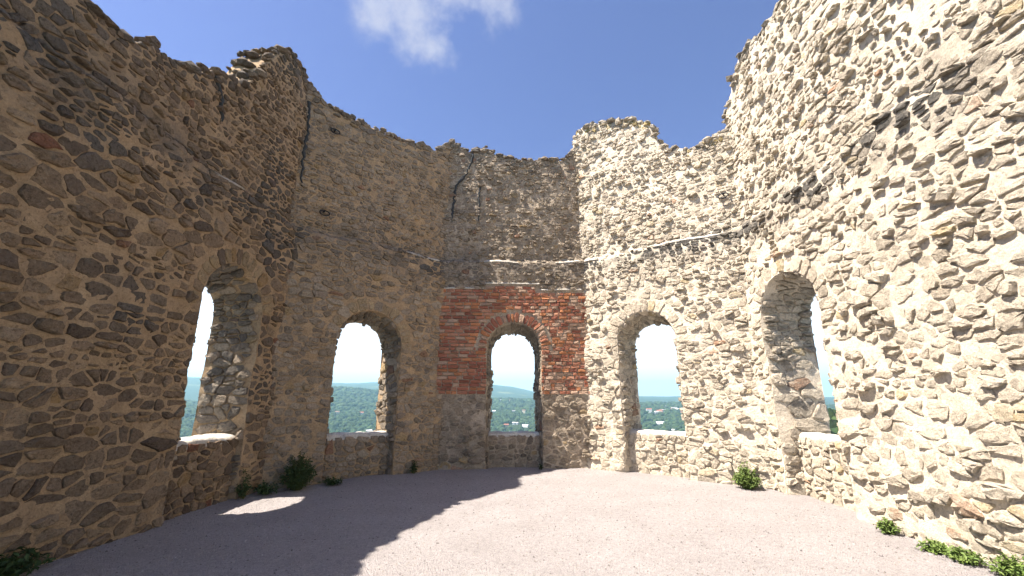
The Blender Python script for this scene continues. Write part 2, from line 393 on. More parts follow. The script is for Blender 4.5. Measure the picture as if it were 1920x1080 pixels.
def build_wall(i):
    W = WALLS[i]; T = 0.82; f = Facet(i, T); op = OPEN[i]; top = TOPS[i]; pal = PAL[W['pal']]
    org = (f.a[0] + f.d[0] * f.L / 2, f.a[1] + f.d[1] * f.L / 2, 0)
    root = empty('ruined_wall', org, W['label'], 'wall', 'rubble walls of the ruined tower'); O = Vector(org)
    # visible stretch of the wall; the part beside and behind the camera stays coarser
    vx0 = 2.2 if i == 0 else -0.12; vx1 = f.L + 0.12 if i != 4 else 5.4
    # ---------------- mortar core
    st = 0.062; V, F = [], []
    nx = int((f.L + 0.3) / st); nz = 132; X = [-0.15 + (f.L + 0.3) * k / nx for k in range(nx + 1)]
    inside = []
    for x in X:
        zt = interp(top, x) - 0.07 + 0.06 * noise.noise((x * 3, i * 7, 0)) + 0.05 * noise.noise((x * 9, i * 7, 3))
        for k in range(nz + 1):
            z = -0.3 + (zt + 0.3) * k / nz; xx = x
            d = op.dist(xx, z); ins = False
            if d < 0:
                if d > -st * 1.6: xx, z = op.snap(xx, z)
                else: ins = True
            p = f(xx, z, 0); q = mnoise(*p, 0.020); V.append(f(xx, z, q + 0.006)); inside.append(ins)
    for a in range(nx):
        for k in range(nz):
            q = (a * (nz + 1) + k, (a + 1) * (nz + 1) + k, (a + 1) * (nz + 1) + k + 1, a * (nz + 1) + k + 1)
            if not any(inside[t] for t in q): F.append(q)
    # top and outer face
    b0 = len(V); nb = 60; inside2 = []
    for a, x in enumerate(X):
        zt = V[a * (nz + 1) + nz][2]
        for k in range(1, 5):
            p = f.raw(x, 0, -SETBACK - (T - SETBACK) * k / 4); V.append((p[0], p[1], zt + (0.12 * noise.noise((x * 4, k * 2.3, i)) if k < 4 else -0.05))); inside2.append(False)
        for k in range(nb):
            z = zt - (zt + 0.3) * (k + 1) / nb; xx = x; d = op.dist(xx, z, 0, 1); ins = False
            if d < 0:
                if d > -0.10: xx, z = op.snap(xx, z, 1)
                else: ins = True
            V.append(f.raw(xx, z, -T)); inside2.append(ins)
    m = nb + 4
    for a in range(nx):
        t0, t1 = a * (nz + 1) + nz, (a + 1) * (nz + 1) + nz
        F.append((t0, t1, b0 + (a + 1) * m, b0 + a * m))
        for k in range(m - 1):
            q = (b0 + a * m + k, b0 + (a + 1) * m + k, b0 + (a + 1) * m + k + 1, b0 + a * m + k + 1)
            if not any(inside2[t - b0] for t in q): F.append(q)
    # reveal
    Lp = op.length(); na = int(Lp / 0.06); ne = 12; b1 = len(V)
    def rev(a, e, d):
        x, z, n = op.point(max(0, min(Lp, a)), e); dd = f.und(x, z) * (1 - e) - T * e
        wob = (0.014 * math.sin(a * 3.1 + i) + 0.012 * math.sin(a * 7.3 + e * 5)) * min(1, 4 * e)
        dd += (1 - e) ** 6 * (mnoise(*f(x, z, 0), 0.020) + 0.008)
        return f.raw(x + n[0] * (d + wob), z + n[1] * (d + wob), dd)
    for a in range(na + 1):
        for e in range(ne + 1):
            p = rev(Lp * a / na, e / ne, 0); q = mnoise(*p, 0.016); V.append(rev(Lp * a / na, e / ne, (q - 0.006) * min(1, 4 * e / ne)))
    for a in range(na):
        for e in range(ne):
            F.append((b1 + a * (ne + 1) + e, b1 + a * (ne + 1) + e + 1, b1 + (a + 1) * (ne + 1) + e + 1, b1 + (a + 1) * (ne + 1) + e))
    mesh_obj('mortar_core', [Vector(v) - O for v in V], F, W['mort'], root)
    # ---------------- rubble on the face
    hf = lambda z: W['h'] if z < 3.6 else (W['h'] + (W['hup'] - W['h']) * min(1, (z - 3.6) / 1.4))
    pts = rows(vx0 - 0.3, vx1 + 0.3, -0.12, 9.6, hf, W['asp'])
    if i in (0, 4):                                     # large blocks low in the side walls
        for k in range(30 if i == 4 else 26):
            bx, bz = rng.uniform(vx0, vx1), rng.uniform(0.1, 4.6 if i == 4 else 4.9)
            rx, rz = rng.uniform(0.16, 0.30), rng.uniform(0.10, 0.19)
            if op.dist(bx, bz) < rx + 0.1: continue
            pts = [p for p in pts if ((p[0] - bx) / rx) ** 2 + ((p[1] - bz) / rz) ** 2 > 1]; pts.append((bx, bz))
    ringw = 0.30 if i != 2 else 0.27
    keep, ghost = [], []
    for x, z in pts:
        zt = interp(top, x)
        g = ringw if z > op.zs else 0.0
        if op.dist(x, z, g) < 0.035: continue
        brick = i == 2 and BRICK_Z0 < z < brick_top(x)
        if brick: continue
        if z > zt + rng.uniform(-0.02, 0.03) or not (vx0 - 0.05 < x < vx1 + 0.05): ghost.append((x, z)); continue
        keep.append((x, z))
        if op.dist(x, z, g) < 0.4:                       # mirror across the opening so the joint falls on its edge
            if z < op.zs: ghost.append((2 * (op.c + math.copysign(op.r, x - op.c)) - x, z))
            else:
                l = math.hypot(x - op.c, z - op.zs); r2 = 2 * (op.r + ringw) - l
                ghost.append((op.c + (x - op.c) / l * r2, op.zs + (z - op.zs) / l * r2))
        if i == 2:
            bt = brick_top(x)
            if z >= bt and z - bt < 0.3: ghost.append((x, 2 * bt - z))
            if z <= BRICK_Z0 and BRICK_Z0 - z < 0.3: ghost.append((x, 2 * BRICK_Z0 - z))
    pile = Pile()
    def lay(poly, surf, hrange, gap, tint, n, rough=0.045, base=-0.05, tilt=0.14, pl=pile, flat=0.28):
        q = shape_stone(poly, gap, rough)
        if not q: return
        h = rng.uniform(*hrange); VF = stone_geo(q, surf, h, tilt, flat, base)
        pl.add(VF, tint, view_weight(VF[0][-1], n, abs(area(q))))
    for (x, z), poly in zip(keep, cells(keep, ghost, 0.62)):
        if len(poly) < 3 or area(poly) < 0.001: continue
        dk = 0.0
        band = math.exp(-((z - (LEDGE - 0.08)) / 0.30) ** 2) * (0.80 + 1.1 * noise.noise((x * 1.1, i * 5.0, z * 1.5)))   # lichen-black ledge
        dk = max(0, min(0.92, band * (1.1 if i != 2 else 0.6)))
        if i == 0: dk = max(dk, min(0.8, 1.5 * max(0, noise.noise((x * 0.8, 3.0, z * 0.8)) + (0.12 if 4.2 < z < 6.2 else -0.08))))
        if z > interp(top, x) - 0.25: dk = max(dk, rng.uniform(0.1, 0.6))
        up = z > LEDGE
        pa = pal
        if i == 3 and z < 1.2: pa = PAL['right']
        if rng.random() < (0.04, 0.05, 0.05, 0.10, 0.12)[i]: continue          # pocket filled with mortar
        lo, hi = W['rel']; q = rng.random()
        hr = (hi, hi * 1.7) if q < 0.13 else ((lo * 0.5, hi * 0.55) if q < (0.3 if i < 2 else 0.6) else (lo, hi))
        gp = W['gap'] * max(0.3, 0.85 + (0.8 if i < 2 else 1.4) * noise.noise((x * 0.9, z * 1.1, i * 3.0 + 20)))
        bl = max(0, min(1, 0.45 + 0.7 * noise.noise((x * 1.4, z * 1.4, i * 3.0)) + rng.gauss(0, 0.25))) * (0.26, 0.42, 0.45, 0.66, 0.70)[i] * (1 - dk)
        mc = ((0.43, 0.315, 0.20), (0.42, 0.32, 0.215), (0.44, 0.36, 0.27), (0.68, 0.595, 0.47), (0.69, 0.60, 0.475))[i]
        tn = pick(pa, dk)
        if i == 3 and z > interp(top, x) - 0.22 and rng.random() < 0.4: tn = (0.42, 0.31, 0.10)    # yellow lichen on the stump
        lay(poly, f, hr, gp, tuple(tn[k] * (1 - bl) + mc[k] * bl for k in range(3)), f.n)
    # ---------------- capping rubble on the broken top
    x = vx0
    while x < vx1:
        for k in range(4):
            s = rng.uniform(0.05, 0.13); cx = x + rng.uniform(-0.06, 0.06); dd = -SETBACK - 0.04 - 0.19 * k + rng.uniform(-0.05, 0.05)
            zc = interp(top, cx) - 0.03 + rng.uniform(-0.05, 0.06); c0 = f.raw(cx, zc, dd)
            Vr, Fr = rock(s, c0); pile.add((Vr, Fr), pick(pal, rng.uniform(0.15, 0.7)), view_weight(c0, f.n, s * s) if k == 0 else 0)
        x += rng.uniform(0.10, 0.2)
    # ---------------- reveal stones (jambs and soffit)
    pts = rows(-0.05, T + 0.05, 0.0, Lp, lambda z: 0.21 if i == 4 and z < 1.9 else 0.14, (1.0, 2.4))
    kp = [(x, z) for x, z in pts if 0.03 < x < T - 0.02]; gh = [(x, z) for x, z in pts if not (0.03 < x < T - 0.02)]
    gh += [(-x, z) for x, z in kp if x < 0.3] + [(2 * T - x, z) for x, z in kp if x > T - 0.3]
    rs = lambda x, z, d: rev(z, x / T, d)
    for (x, z), poly in zip(kp, cells(kp, gh, 0.62)):
        if len(poly) < 3 or area(poly) < 0.001: continue
        poly = poly[::-1] if area(poly) < 0 else poly
        xx, zz, n = op.point(z, 0.5); nn = (f.d[0] * n[0], f.d[1] * n[0], n[1])
        lay(poly, rs, (0.008, 0.04) if 0.16 < x < T - 0.16 else (0.012, 0.085 if i != 2 else 0.045), 0.009, pick(PAL['mid' if i < 3 else 'right'], rng.choice((0, 0, 0.2, 0.4)) if i != 0 else rng.choice((0, .3, .6))), nn, base=-0.04)
    stm = (M_STONE_L, M_STONE, M_STONE, M_STONE_R, M_STONE_R)[i]
    pile.flush(root, 'stone', 'small_rubble', stm, 300, org)
    # ---------------- arch ring
    ring = Pile(); a = -0.12
    bw = 0.085 if i == 2 else 0.15
    while a < math.pi + 0.12:
        w = bw * rng.uniform(0.75, 1.3) / op.r; r0, r1 = op.r + 0.004, op.r + ringw * rng.uniform(0.8, 1.08)
        a2 = min(a + w, math.pi + 0.14)
        poly = [(op.c + r * math.cos(t), op.zs + r * math.sin(t)) for r, t in ((r0, a), (r1, a), (r1, a2), (r0, a2))]
        if area(poly) < 0: poly = poly[::-1]
        tint = pick(pal) if i != 2 else brick_tint(0.4)
        if i in (0, 1) and rng.random() < 0.5: tint = pick([((0.42, 0.31, 0.18), 1)])
        lay(poly, f, (0.012, 0.035) if i != 2 else (0.03, 0.045), 0.007, tint, f.n, 0.03, tilt=0.05, pl=ring, flat=0.2)
        a = a2 + 0.004
    ring.flush(root, 'voussoir', 'voussoir_rest', stm if i != 2 else M_BRICK, 300, org)
    # ---------------- bricks of the patched wall
    if i == 2: brick_panel(f, op, root, org, lay, ringw)
    # ---------------- parapet that closes the foot of the opening
    rc = -op.recess; V, F = [], []; x0, x1 = op.c - op.r - 0.04, op.c + op.r + 0.04; nX = 26
    prof = [(rc, -0.2)] + [(rc, op.sill * k / 12 - 0.02) for k in range(0, 12)] + [(rc - 0.015, op.sill - 0.02), (rc - 0.06, op.sill + 0.012), (rc - 0.2, op.sill + 0.03), (-T * 0.75, op.sill + 0.02), (-T + 0.03, op.sill - 0.03), (-T + 0.02, -0.2)]
    for k in range(nX + 1):
        x = x0 + (x1 - x0) * k / nX
        for d, z in prof:
            p = f.raw(x, z, d); q = 0.03 * noise.noise((p[0] * 5, p[1] * 5, p[2] * 5)) + 0.012 * noise.noise((p[0] * 17, p[1] * 17, p[2] * 17))
            V.append(f.raw(x, z + (q if z > op.sill - 0.1 else 0), d + (q * 0.5 if z > 0 else 0)))
    m = len(prof)
    for k in range(nX):
        for j in range(m - 1): F.append((k * m + j, (k + 1) * m + j, (k + 1) * m + j + 1, k * m + j + 1))
    par = bed = mesh_obj('parapet', [Vector(v) - O for v in V], F, W['mort'], root); bed.data.materials.append(M_CAP)
    for pf in bed.data.polygons:
        if pf.index % (m - 1) >= 12: pf.material_index = 1
    pp = rows(x0 - 0.1, x1 + 0.1, 0.0, op.sill - 0.06, lambda z: 0.125, (0.9, 1.9))
    kp = [(x, z) for x, z in pp if x0 < x < x1 and z < op.sill - 0.07]
    gh = [(x, z) for x, z in pp if not (x0 < x < x1)] + [(x, 2 * (op.sill - 0.03) - z) for x, z in kp]
    sf = lambda x, z, d: f.raw(x, z, rc + d)
    pl = Pile()
    for (x, z), poly in zip(kp, cells(kp, gh, 0.7)):
        if len(poly) < 3 or area(poly) < 0.001: continue
        lay(poly, sf, (0.012, 0.045), 0.010, pick(pal), f.n, 0.06, pl=pl)
    pl.flush(par, 'stone', 'small_rubble', stm, 300, org)
    return f, root, O

def rock(s, c):
    """an angular fieldstone"""
    g = (1 + 5 ** 0.5) / 2
    P = [(-1, g, 0), (1, g, 0), (-1, -g, 0), (1, -g, 0), (0, -1, g), (0, 1, g), (0, -1, -g), (0, 1, -g), (g, 0, -1), (g, 0, 1), (-g, 0, -1), (-g, 0, 1)]
    Fc = [(0, 11, 5), (0, 5, 1), (0, 1, 7), (0, 7, 10), (0, 10, 11), (1, 5, 9), (5, 11, 4), (11, 10, 2), (10, 7, 6), (7, 1, 8), (3, 9, 4), (3, 4, 2), (3, 2, 6), (3, 6, 8), (3, 8, 9), (4, 9, 5), (2, 4, 11), (6, 2, 10), (8, 6, 7), (9, 8, 1)]
    k = s / 1.9; ax, ay, az = rng.uniform(.8, 1.4), rng.uniform(.8, 1.4), rng.uniform(.5, .9); th = rng.random() * 6.3; ct, sn = math.cos(th), math.sin(th)
    V = []
    for p in P:
        q = rng.uniform(0.75, 1.2) * k; x, y, z = p[0] * q * ax, p[1] * q * ay, p[2] * q * az
        V.append((c[0] + x * ct - y * sn, c[1] + x * sn + y * ct, c[2] + z))
    return V, list(Fc)
def brick_tint(pale):
    if rng.random() < pale * 0.5: c = (0.40, 0.27, 0.19)
    else: c = rng.choice([(0.30, 0.115, 0.07), (0.35, 0.15, 0.09), (0.25, 0.095, 0.062), (0.38, 0.19, 0.12), (0.40, 0.17, 0.08)])
    k = rng.gauss(1, 0.12); return tuple(x * k for x in c)
def brick_panel(f, op, root, org, lay, ringw):
    pl = Pile(); z = BRICK_Z0 + 0.01; row = 0
    while z < 4.36:
        for _ in (0,):
            xa, xb = -0.10, f.L + 0.10
            hh = 0.0868
            zz = BRICK_Z0 + 0.01 + row * hh
            if zz > 4.4: continue
            x = xa - (0.12 if row % 2 else 0.0) + rng.uniform(-0.03, 0.03)
            while x < xb:
                side = 0 if x + 0.1 < op.c else 1                    # longer bricks on the left, shorter on the right
                w = rng.choice((0.13, 0.25, 0.25, 0.27, 0.20)) * (1.0 if side == 0 else 0.82) * rng.uniform(0.9, 1.1)
                a, b = max(x, xa), min(x + w, xb)
                x += w
                zt = zz + hh
                if b - a < 0.05 or zt > brick_top((a + b) / 2) + 0.012: continue
                g = ringw if (zz + zt) / 2 > op.zs else 0.0
                # cut against the opening and its ring
                cor = [op.dist(px, pz, ringw if pz > op.zs else 0.0) for px, pz in ((a, zz), (b, zz), (a, zt), (b, zt))]
                if all(c < 0.01 for c in cor): continue
                if any(c < 0 for c in cor):
                    for k in range(12):
                        if side == 0: b -= 0.02
                        else: a += 0.02
                        cor = [op.dist(px, pz, ringw if pz > op.zs else 0.0) for px, pz in ((a, zz), (b, zz), (a, zt), (b, zt))]
                        if min(cor) >= -0.01: break
                    if b - a < 0.04: continue
                jz = [rng.gauss(0, 0.003) for _ in range(4)]
                poly = [(a, zz + jz[0]), (b, zz + jz[1]), (b, zt + jz[2]), (a, zt + jz[3])]
                n = 0.006
                h = rng.uniform(0.026, 0.042); q = []
                for (px, pz) in poly:
                    q.append((px + (n if px == a else -n), pz + (n if pz < (zz + zt) / 2 else -n)))
                # chipped rectangular brick: cut corners
                ch = []
                for k in range(4):
                    p0, p1 = q[k], q[(k + 1) % 4]; l = math.hypot(p1[0] - p0[0], p1[1] - p0[1]); c = rng.uniform(0.004, 0.014) / l
                    ch.append((p0[0] + (p1[0] - p0[0]) * c, p0[1] + (p1[1] - p0[1]) * c)); ch.append((p1[0] + (p0[0] - p1[0]) * c, p1[1] + (p0[1] - p1[1]) * c))
                VF = stone_geo(ch, f, h, 0.06, 0.12)
                pl.add(VF, brick_tint(0.25 if side == 0 else 0.5), view_weight(VF[0][-1], f.n, (b - a) * hh))
        row += 1; z = BRICK_Z0 + 0.01 + row * 0.0868
    pl.flush(root, 'brick', 'small_bricks', M_BRICK, 300, org)
    # pale mortar fillets that cap the stepped brickwork
    for xa, xb in ((-0.06, 1.0), (1.02, 2.42), (2.46, 3.5)):
        zt = brick_top((xa + xb) / 2) + 0.015; V, F = [], []; n = 24
        for k in range(n + 1):
            x = xa + (xb - xa) * k / n; w = 0.012 * noise.noise((x * 6, 1, 1))
            for d, z in ((-0.03, zt - 0.01), (0.038 + w, zt - 0.008), (0.046 + w, zt + 0.012), (0.02 + w, zt + 0.034 + w), (-0.03, zt + 0.05)):
                V.append(Vector(f(x, z, d)) - Vector(org))
        for k in range(n):
            for j in range(4): F.append((k * 5 + j, (k + 1) * 5 + j, (k + 1) * 5 + j + 1, k * 5 + j + 1))
        mesh_obj('mortar_fillet', V, F, M_CAP, root)

FAC = [build_wall(i) for i in range(5)]

# pale mortar left lying on the set-off ledge, in stretches
def ledge_mortar(i, xa, xb, hgt=0.13):
    f, root, O = FAC[i]; V, F = [], []; n = max(10, int((xb - xa) / 0.04)); q = i * 3.1
    for k in range(n + 1):
        x = xa + (xb - xa) * k / n; t = min(1, k / 4, (n - k) / 4)
        zl = LEDGE + 0.02 * math.sin(2.1 * x + q) + 0.012 * math.sin(5.7 * x + 2 * q); w = 0.5 + 0.9 * abs(noise.noise((x * 4, i, 2)))
        z0 = zl + 0.02 - 0.035 * w * t; z1 = zl + 0.04 + hgt * w * t
        for j in range(6):
            z = z0 + (z1 - z0) * j / 5; p = f(x, z, 0)
            V.append(Vector(f(x, z, (-0.03 if j in (0, 5) else 0.034 + 0.02 * noise.noise((p[0] * 9, p[1] * 9, p[2] * 9)))))- O)
    for k in range(n):
        for j in range(5): F.append((k * 6 + j, (k + 1) * 6 + j, (k + 1) * 6 + j + 1, k * 6 + j + 1))
    mesh_obj('ledge_mortar', V, F, M_CAP, root)
ledge_mortar(2, 2.85, 3.52, 0.2); ledge_mortar(3, -0.05, 0.5, 0.2); ledge_mortar(3, 1.9, 3.4); ledge_mortar(1, 2.5, 3.5); ledge_mortar(0, 5.2, 5.9); ledge_mortar(2, 0.9, 1.9)

# dark filled cracks
def crack(i, path, w):
    f, root, O = FAC[i]; V, F = [], []; fine = []
    for (a, b) in zip(path, path[1:]):
        for k in range(8): fine.append((a[0] + (b[0] - a[0]) * k / 8 + rng.gauss(0, 0.014), a[1] + (b[1] - a[1]) * k / 8))
    fine.append(path[-1])
    for k, (x, z) in enumerate(fine):
        ww = w * rng.uniform(0.5, 1.3) * min(1, 0.25 + (len(fine) - 1 - k) / 8)
        for dx, d in ((-1, 0.0), (-0.6, 0.045), (0.6, 0.05), (1, 0.0)): V.append(Vector(f(x + dx * ww, z, d + rng.uniform(-0.006, 0.006))) - O)
    for k in range(len(fine) - 1):
        for j in range(3): F.append((k * 4 + j, k * 4 + j + 1, (k + 1) * 4 + j + 1, (k + 1) * 4 + j))
    o = mesh_obj('crack_filling', V, F, M_CRACK, root); o['label'] = 'dark filled crack running down the stones'
crack(2, [(0.64, 8.2), (0.46, 7.65), (0.18, 7.23), (0.12, 6.67), (0.11, 6.15)], 0.042)
crack(2, [(0.87, 7.33), (0.80, 6.92), (0.85, 6.52), (0.81, 6.2)], 0.03)
crack(1, [(-0.02, 8.1), (0.03, 7.4), (0.0, 6.7), (0.04, 6.0)], 0.045)
crack(0, [(5.05, 6.55), (5.28, 6.35), (5.36, 5.95)], 0.04)

# iron rings on the walls
def iron_ring(i, x, z, label):
    f, root, O = FAC[i]; c = Vector(f(x, z, 0.05))
    e = empty('iron_ring', c, label, 'ring', 'iron rings on the walls'); V, F = [], []
    D = Vector((f.d[0], f.d[1], 0)); Nn = Vector((f.n[0], f.n[1], 0)); n, m = 20, 6
    for a in range(n):
        t = a / n * 2 * math.pi; ce_ = D * (0.10 * math.cos(t)) + (Nn * 0.30 + Vector((0, 0, -0.95))) * (0.07 * math.sin(t)) + Nn * 0.05 - Vector((0, 0, 0.05))
        rd = (D * math.cos(t) - Vector((0, 0, math.sin(t)))).normalized()
        for b in range(m):
            q = b / m * 2 * math.pi; V.append(ce_ + rd * (0.015 * math.cos(q)) + Nn * (0.015 * math.sin(q)))
    for a in range(n):
        for b in range(m): F.append((a * m + b, ((a + 1) % n) * m + b, ((a + 1) % n) * m + (b + 1) % m, a * m + (b + 1) % m))
    mesh_obj('ring', V, F, M_IRON, e)
    V, F = [], []
    for k, d in enumerate((-0.08, 0.02)):
        for b in range(8): V.append(Nn * d + D * (0.02 * math.cos(b * math.pi / 4)) + Vector((0, 0, 0.02 * math.sin(b * math.pi / 4))))
    for b in range(8): F.append((b, (b + 1) % 8, 8 + (b + 1) % 8, 8 + b))
    F.append(tuple(range(8, 16))); mesh_obj('pin', V, F, M_IRON, e, smooth=False)
iron_ring(1, 0.58, 7.61, 'black iron ring near the top of the shaded wall beside the long crack')
iron_ring(1, 0.56, 5.56, 'black iron ring on the shaded wall just above the dark ledge')
iron_ring(3, 3.5, 5.93, 'black iron ring on the sunlit wall by the right corner')

# ------------------------------------------------------------------ courtyard floor
def ground_material():
    k = Mat('pale_gravel'); k.rough(0.95)
    c = k.mix(k.rng(k.noise(1.3, 5), 0.35, 0.65, 0, 1), (0.66, 0.605, 0.59), (0.58, 0.525, 0.51))
    c = k.mul(c, k.rng(k.noise(70, 5, 0.75), 0.25, 0.75, 0.7, 1.15))
    c = k.mul(c, k.rng(k.noise(17, 5, 0.7), 0.32, 0.6, 0.82, 1.05))
    vo = k.N('ShaderNodeTexVoronoi'); vo.inputs['Scale'].default_value = 75; k.L(k.g.outputs['Position'], vo.inputs['Vector'])
    c = k.mul(c, k.rng(vo.outputs['Distance'], 0.0, 0.8, 1.1, 0.72))
    k.L(c, k.b.inputs['Base Color'])
    k.bump(k.math('ADD', k.math('MULTIPLY', vo.outputs['Distance'], -0.8), k.noise(28, 7, 0.78)), 1.0, 0.05); return k.m
M_GROUND = ground_material()
def ground_z(x, y): return 0.02 * noise.noise((x * 0.7, y * 0.7, 0)) + 0.008 * noise.noise((x * 3, y * 3, 5))
V, F = [], []; nx, ny = 130, 160
for a in range(nx + 1):
    for b in range(ny + 1):
        x, y = -5.6 + 11.2 * a / nx, -2.5 + 13.8 * b / ny; V.append((x, y, ground_z(x, y)))
for a in range(nx):
    for b in range(ny): F.append((a * (ny + 1) + b, (a + 1) * (ny + 1) + b, (a + 1) * (ny + 1) + b + 1, a * (ny + 1) + b + 1))
mesh_obj('courtyard_ground', V, F, M_GROUND, kind='structure')
# loose gravel
def gravel():
    VV, FF, TT = [], [], []
    for k in range(26000):
        y = 2.6 + 8.0 * rng.random() ** 1.5; x = rng.uniform(-4.7, 4.8)
        if y > 8 and abs(x) > 4.5 - (y - 8) * 1.2: continue
        s = rng.choice((0.004, 0.005, 0.006, 0.007, 0.009, 0.013)); z = ground_z(x, y); b = len(VV); th = rng.random() * 6.3
        for (px, py, pz) in ((1, 0, 0), (0, 1, 0), (-1, 0, 0), (0, -1, 0), (0, 0, 0.9)):
            q = s * rng.uniform(0.7, 1.4); VV.append((x + q * (px * math.cos(th) - py * math.sin(th)), y + q * (px * math.sin(th) + py * math.cos(th)), z - 0.001 + q * pz))
        FF += [(b, b + 1, b + 4), (b + 1, b + 2, b + 4), (b + 2, b + 3, b + 4), (b + 3, b, b + 4)]
        g = rng.choice((0.34, 0.42, 0.5, 0.58, 0.62)) if rng.random() > 0.06 else 0.2; TT += [(g, g * 0.92, g * 0.87)] * 5
    o = mesh_obj('gravel', VV, FF, M_STONE, tints=TT, smooth=False, kind='stuff'); o['label'] = 'loose pale gravel strewn over the courtyard'; o['category'] = 'gravel'
gravel()

# ------------------------------------------------------------------ plants at the foot of the walls
def leaf_material(name, col, col2):
    k = Mat(name); k.rough(0.6)
    oi = k.N('ShaderNodeNewGeometry')
    c = k.mix(k.rng(k.noise(14, 3), 0.3, 0.7, 0, 1), col, col2)
    k.L(c, k.b.inputs['Base Color']); k.b.inputs['Subsurface Weight'].default_value = 0.0
    return k.m
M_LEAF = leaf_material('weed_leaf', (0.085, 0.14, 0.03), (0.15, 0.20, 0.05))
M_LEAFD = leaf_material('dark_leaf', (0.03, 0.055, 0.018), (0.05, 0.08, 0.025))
M_STEM = flat_material('green_stem', (0.10, 0.11, 0.04))
def plant(name, loc, rx, h, n, leaf, mat, label, cat, ry=None, creeping=False):
    ry = ry or rx; e = empty(name, loc, label, cat); V, F, SV, SF = [], [], [], []
    ns = max(5, n // 16)
    for s in range(ns):
        th = rng.random() * 6.283; q = math.sqrt(rng.random())
        tx, ty = rx * q * math.cos(th), ry * q * math.sin(th); tz = h * (1 - 0.65 * q * q) * rng.uniform(0.55, 1.08)
        bx, by = tx * 0.25, ty * 0.25; m = 7; pts = []
        for k in range(m + 1):
            t = k / m; pts.append(Vector((bx + (tx - bx) * t ** 1.2, by + (ty - by) * t ** 1.2, tz * (1 - (1 - t) ** 1.5) + rng.gauss(0, 0.004))))
        b = len(SV)
        for k, p in enumerate(pts):
            w = 0.004 * (1 - 0.7 * k / m)
            SV += [p + Vector((w, 0, 0)), p + Vector((-w * .5, w * .87, 0)), p + Vector((-w * .5, -w * .87, 0))]
        for k in range(m):
            for j in range(3): SF.append((b + k * 3 + j, b + k * 3 + (j + 1) % 3, b + k * 3 + 3 + (j + 1) % 3, b + k * 3 + 3 + j))
        for k in range(n // ns):
            t = rng.uniform(0.15, 1.0); i0 = min(m - 1, int(t * m)); p = pts[i0].lerp(pts[i0 + 1], t * m - i0)
            d = Vector((rng.gauss(0, 1), rng.gauss(0, 1), rng.gauss(0.25, 0.6))).normalized(); l = leaf * rng.uniform(0.6, 1.4)
            sd_ = d.cross(Vector((rng.gauss(0, .4), rng.gauss(0, .4), 1))).normalized() * (l * 0.24); b = len(V)
            V += [p, p + d * l * 0.5 + sd_ + Vector((0, 0, l * .06)), p + d * l - Vector((0, 0, l * 0.15)), p + d * l * 0.5 - sd_ + Vector((0, 0, l * .06))]
            F += [(b, b + 1, b + 2), (b, b + 2, b + 3)]
    for v in V: v.z = max(v.z, 0.004)
    mesh_obj('foliage', V, F, mat, e, smooth=False); mesh_obj('stem', SV, SF, M_STEM, e)
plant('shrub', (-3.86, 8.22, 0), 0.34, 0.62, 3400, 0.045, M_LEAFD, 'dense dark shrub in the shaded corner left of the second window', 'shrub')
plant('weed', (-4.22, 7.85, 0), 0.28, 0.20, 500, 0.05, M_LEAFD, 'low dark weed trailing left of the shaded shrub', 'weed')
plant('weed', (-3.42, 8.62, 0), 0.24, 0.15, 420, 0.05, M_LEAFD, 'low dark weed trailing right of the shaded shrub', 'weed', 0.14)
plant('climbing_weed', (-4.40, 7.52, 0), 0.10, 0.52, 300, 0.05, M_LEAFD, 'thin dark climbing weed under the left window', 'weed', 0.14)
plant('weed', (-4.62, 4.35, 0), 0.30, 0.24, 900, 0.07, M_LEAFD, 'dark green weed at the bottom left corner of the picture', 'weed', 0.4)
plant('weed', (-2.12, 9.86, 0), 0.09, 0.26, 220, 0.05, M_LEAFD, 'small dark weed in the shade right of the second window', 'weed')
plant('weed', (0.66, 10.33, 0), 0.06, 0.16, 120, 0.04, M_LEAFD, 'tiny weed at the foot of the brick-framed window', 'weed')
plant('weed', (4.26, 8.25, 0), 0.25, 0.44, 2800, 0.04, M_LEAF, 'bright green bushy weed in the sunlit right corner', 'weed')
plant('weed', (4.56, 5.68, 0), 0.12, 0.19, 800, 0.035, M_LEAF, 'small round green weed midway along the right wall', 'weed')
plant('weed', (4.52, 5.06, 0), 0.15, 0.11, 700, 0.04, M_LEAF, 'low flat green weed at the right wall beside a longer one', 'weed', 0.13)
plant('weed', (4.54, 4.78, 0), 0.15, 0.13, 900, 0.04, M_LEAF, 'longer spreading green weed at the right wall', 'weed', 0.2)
plant('weed', (4.60, 4.40, 0), 0.17, 0.20, 900, 0.042, M_LEAF, 'green weed cut by the right edge of the picture', 'weed', 0.2)

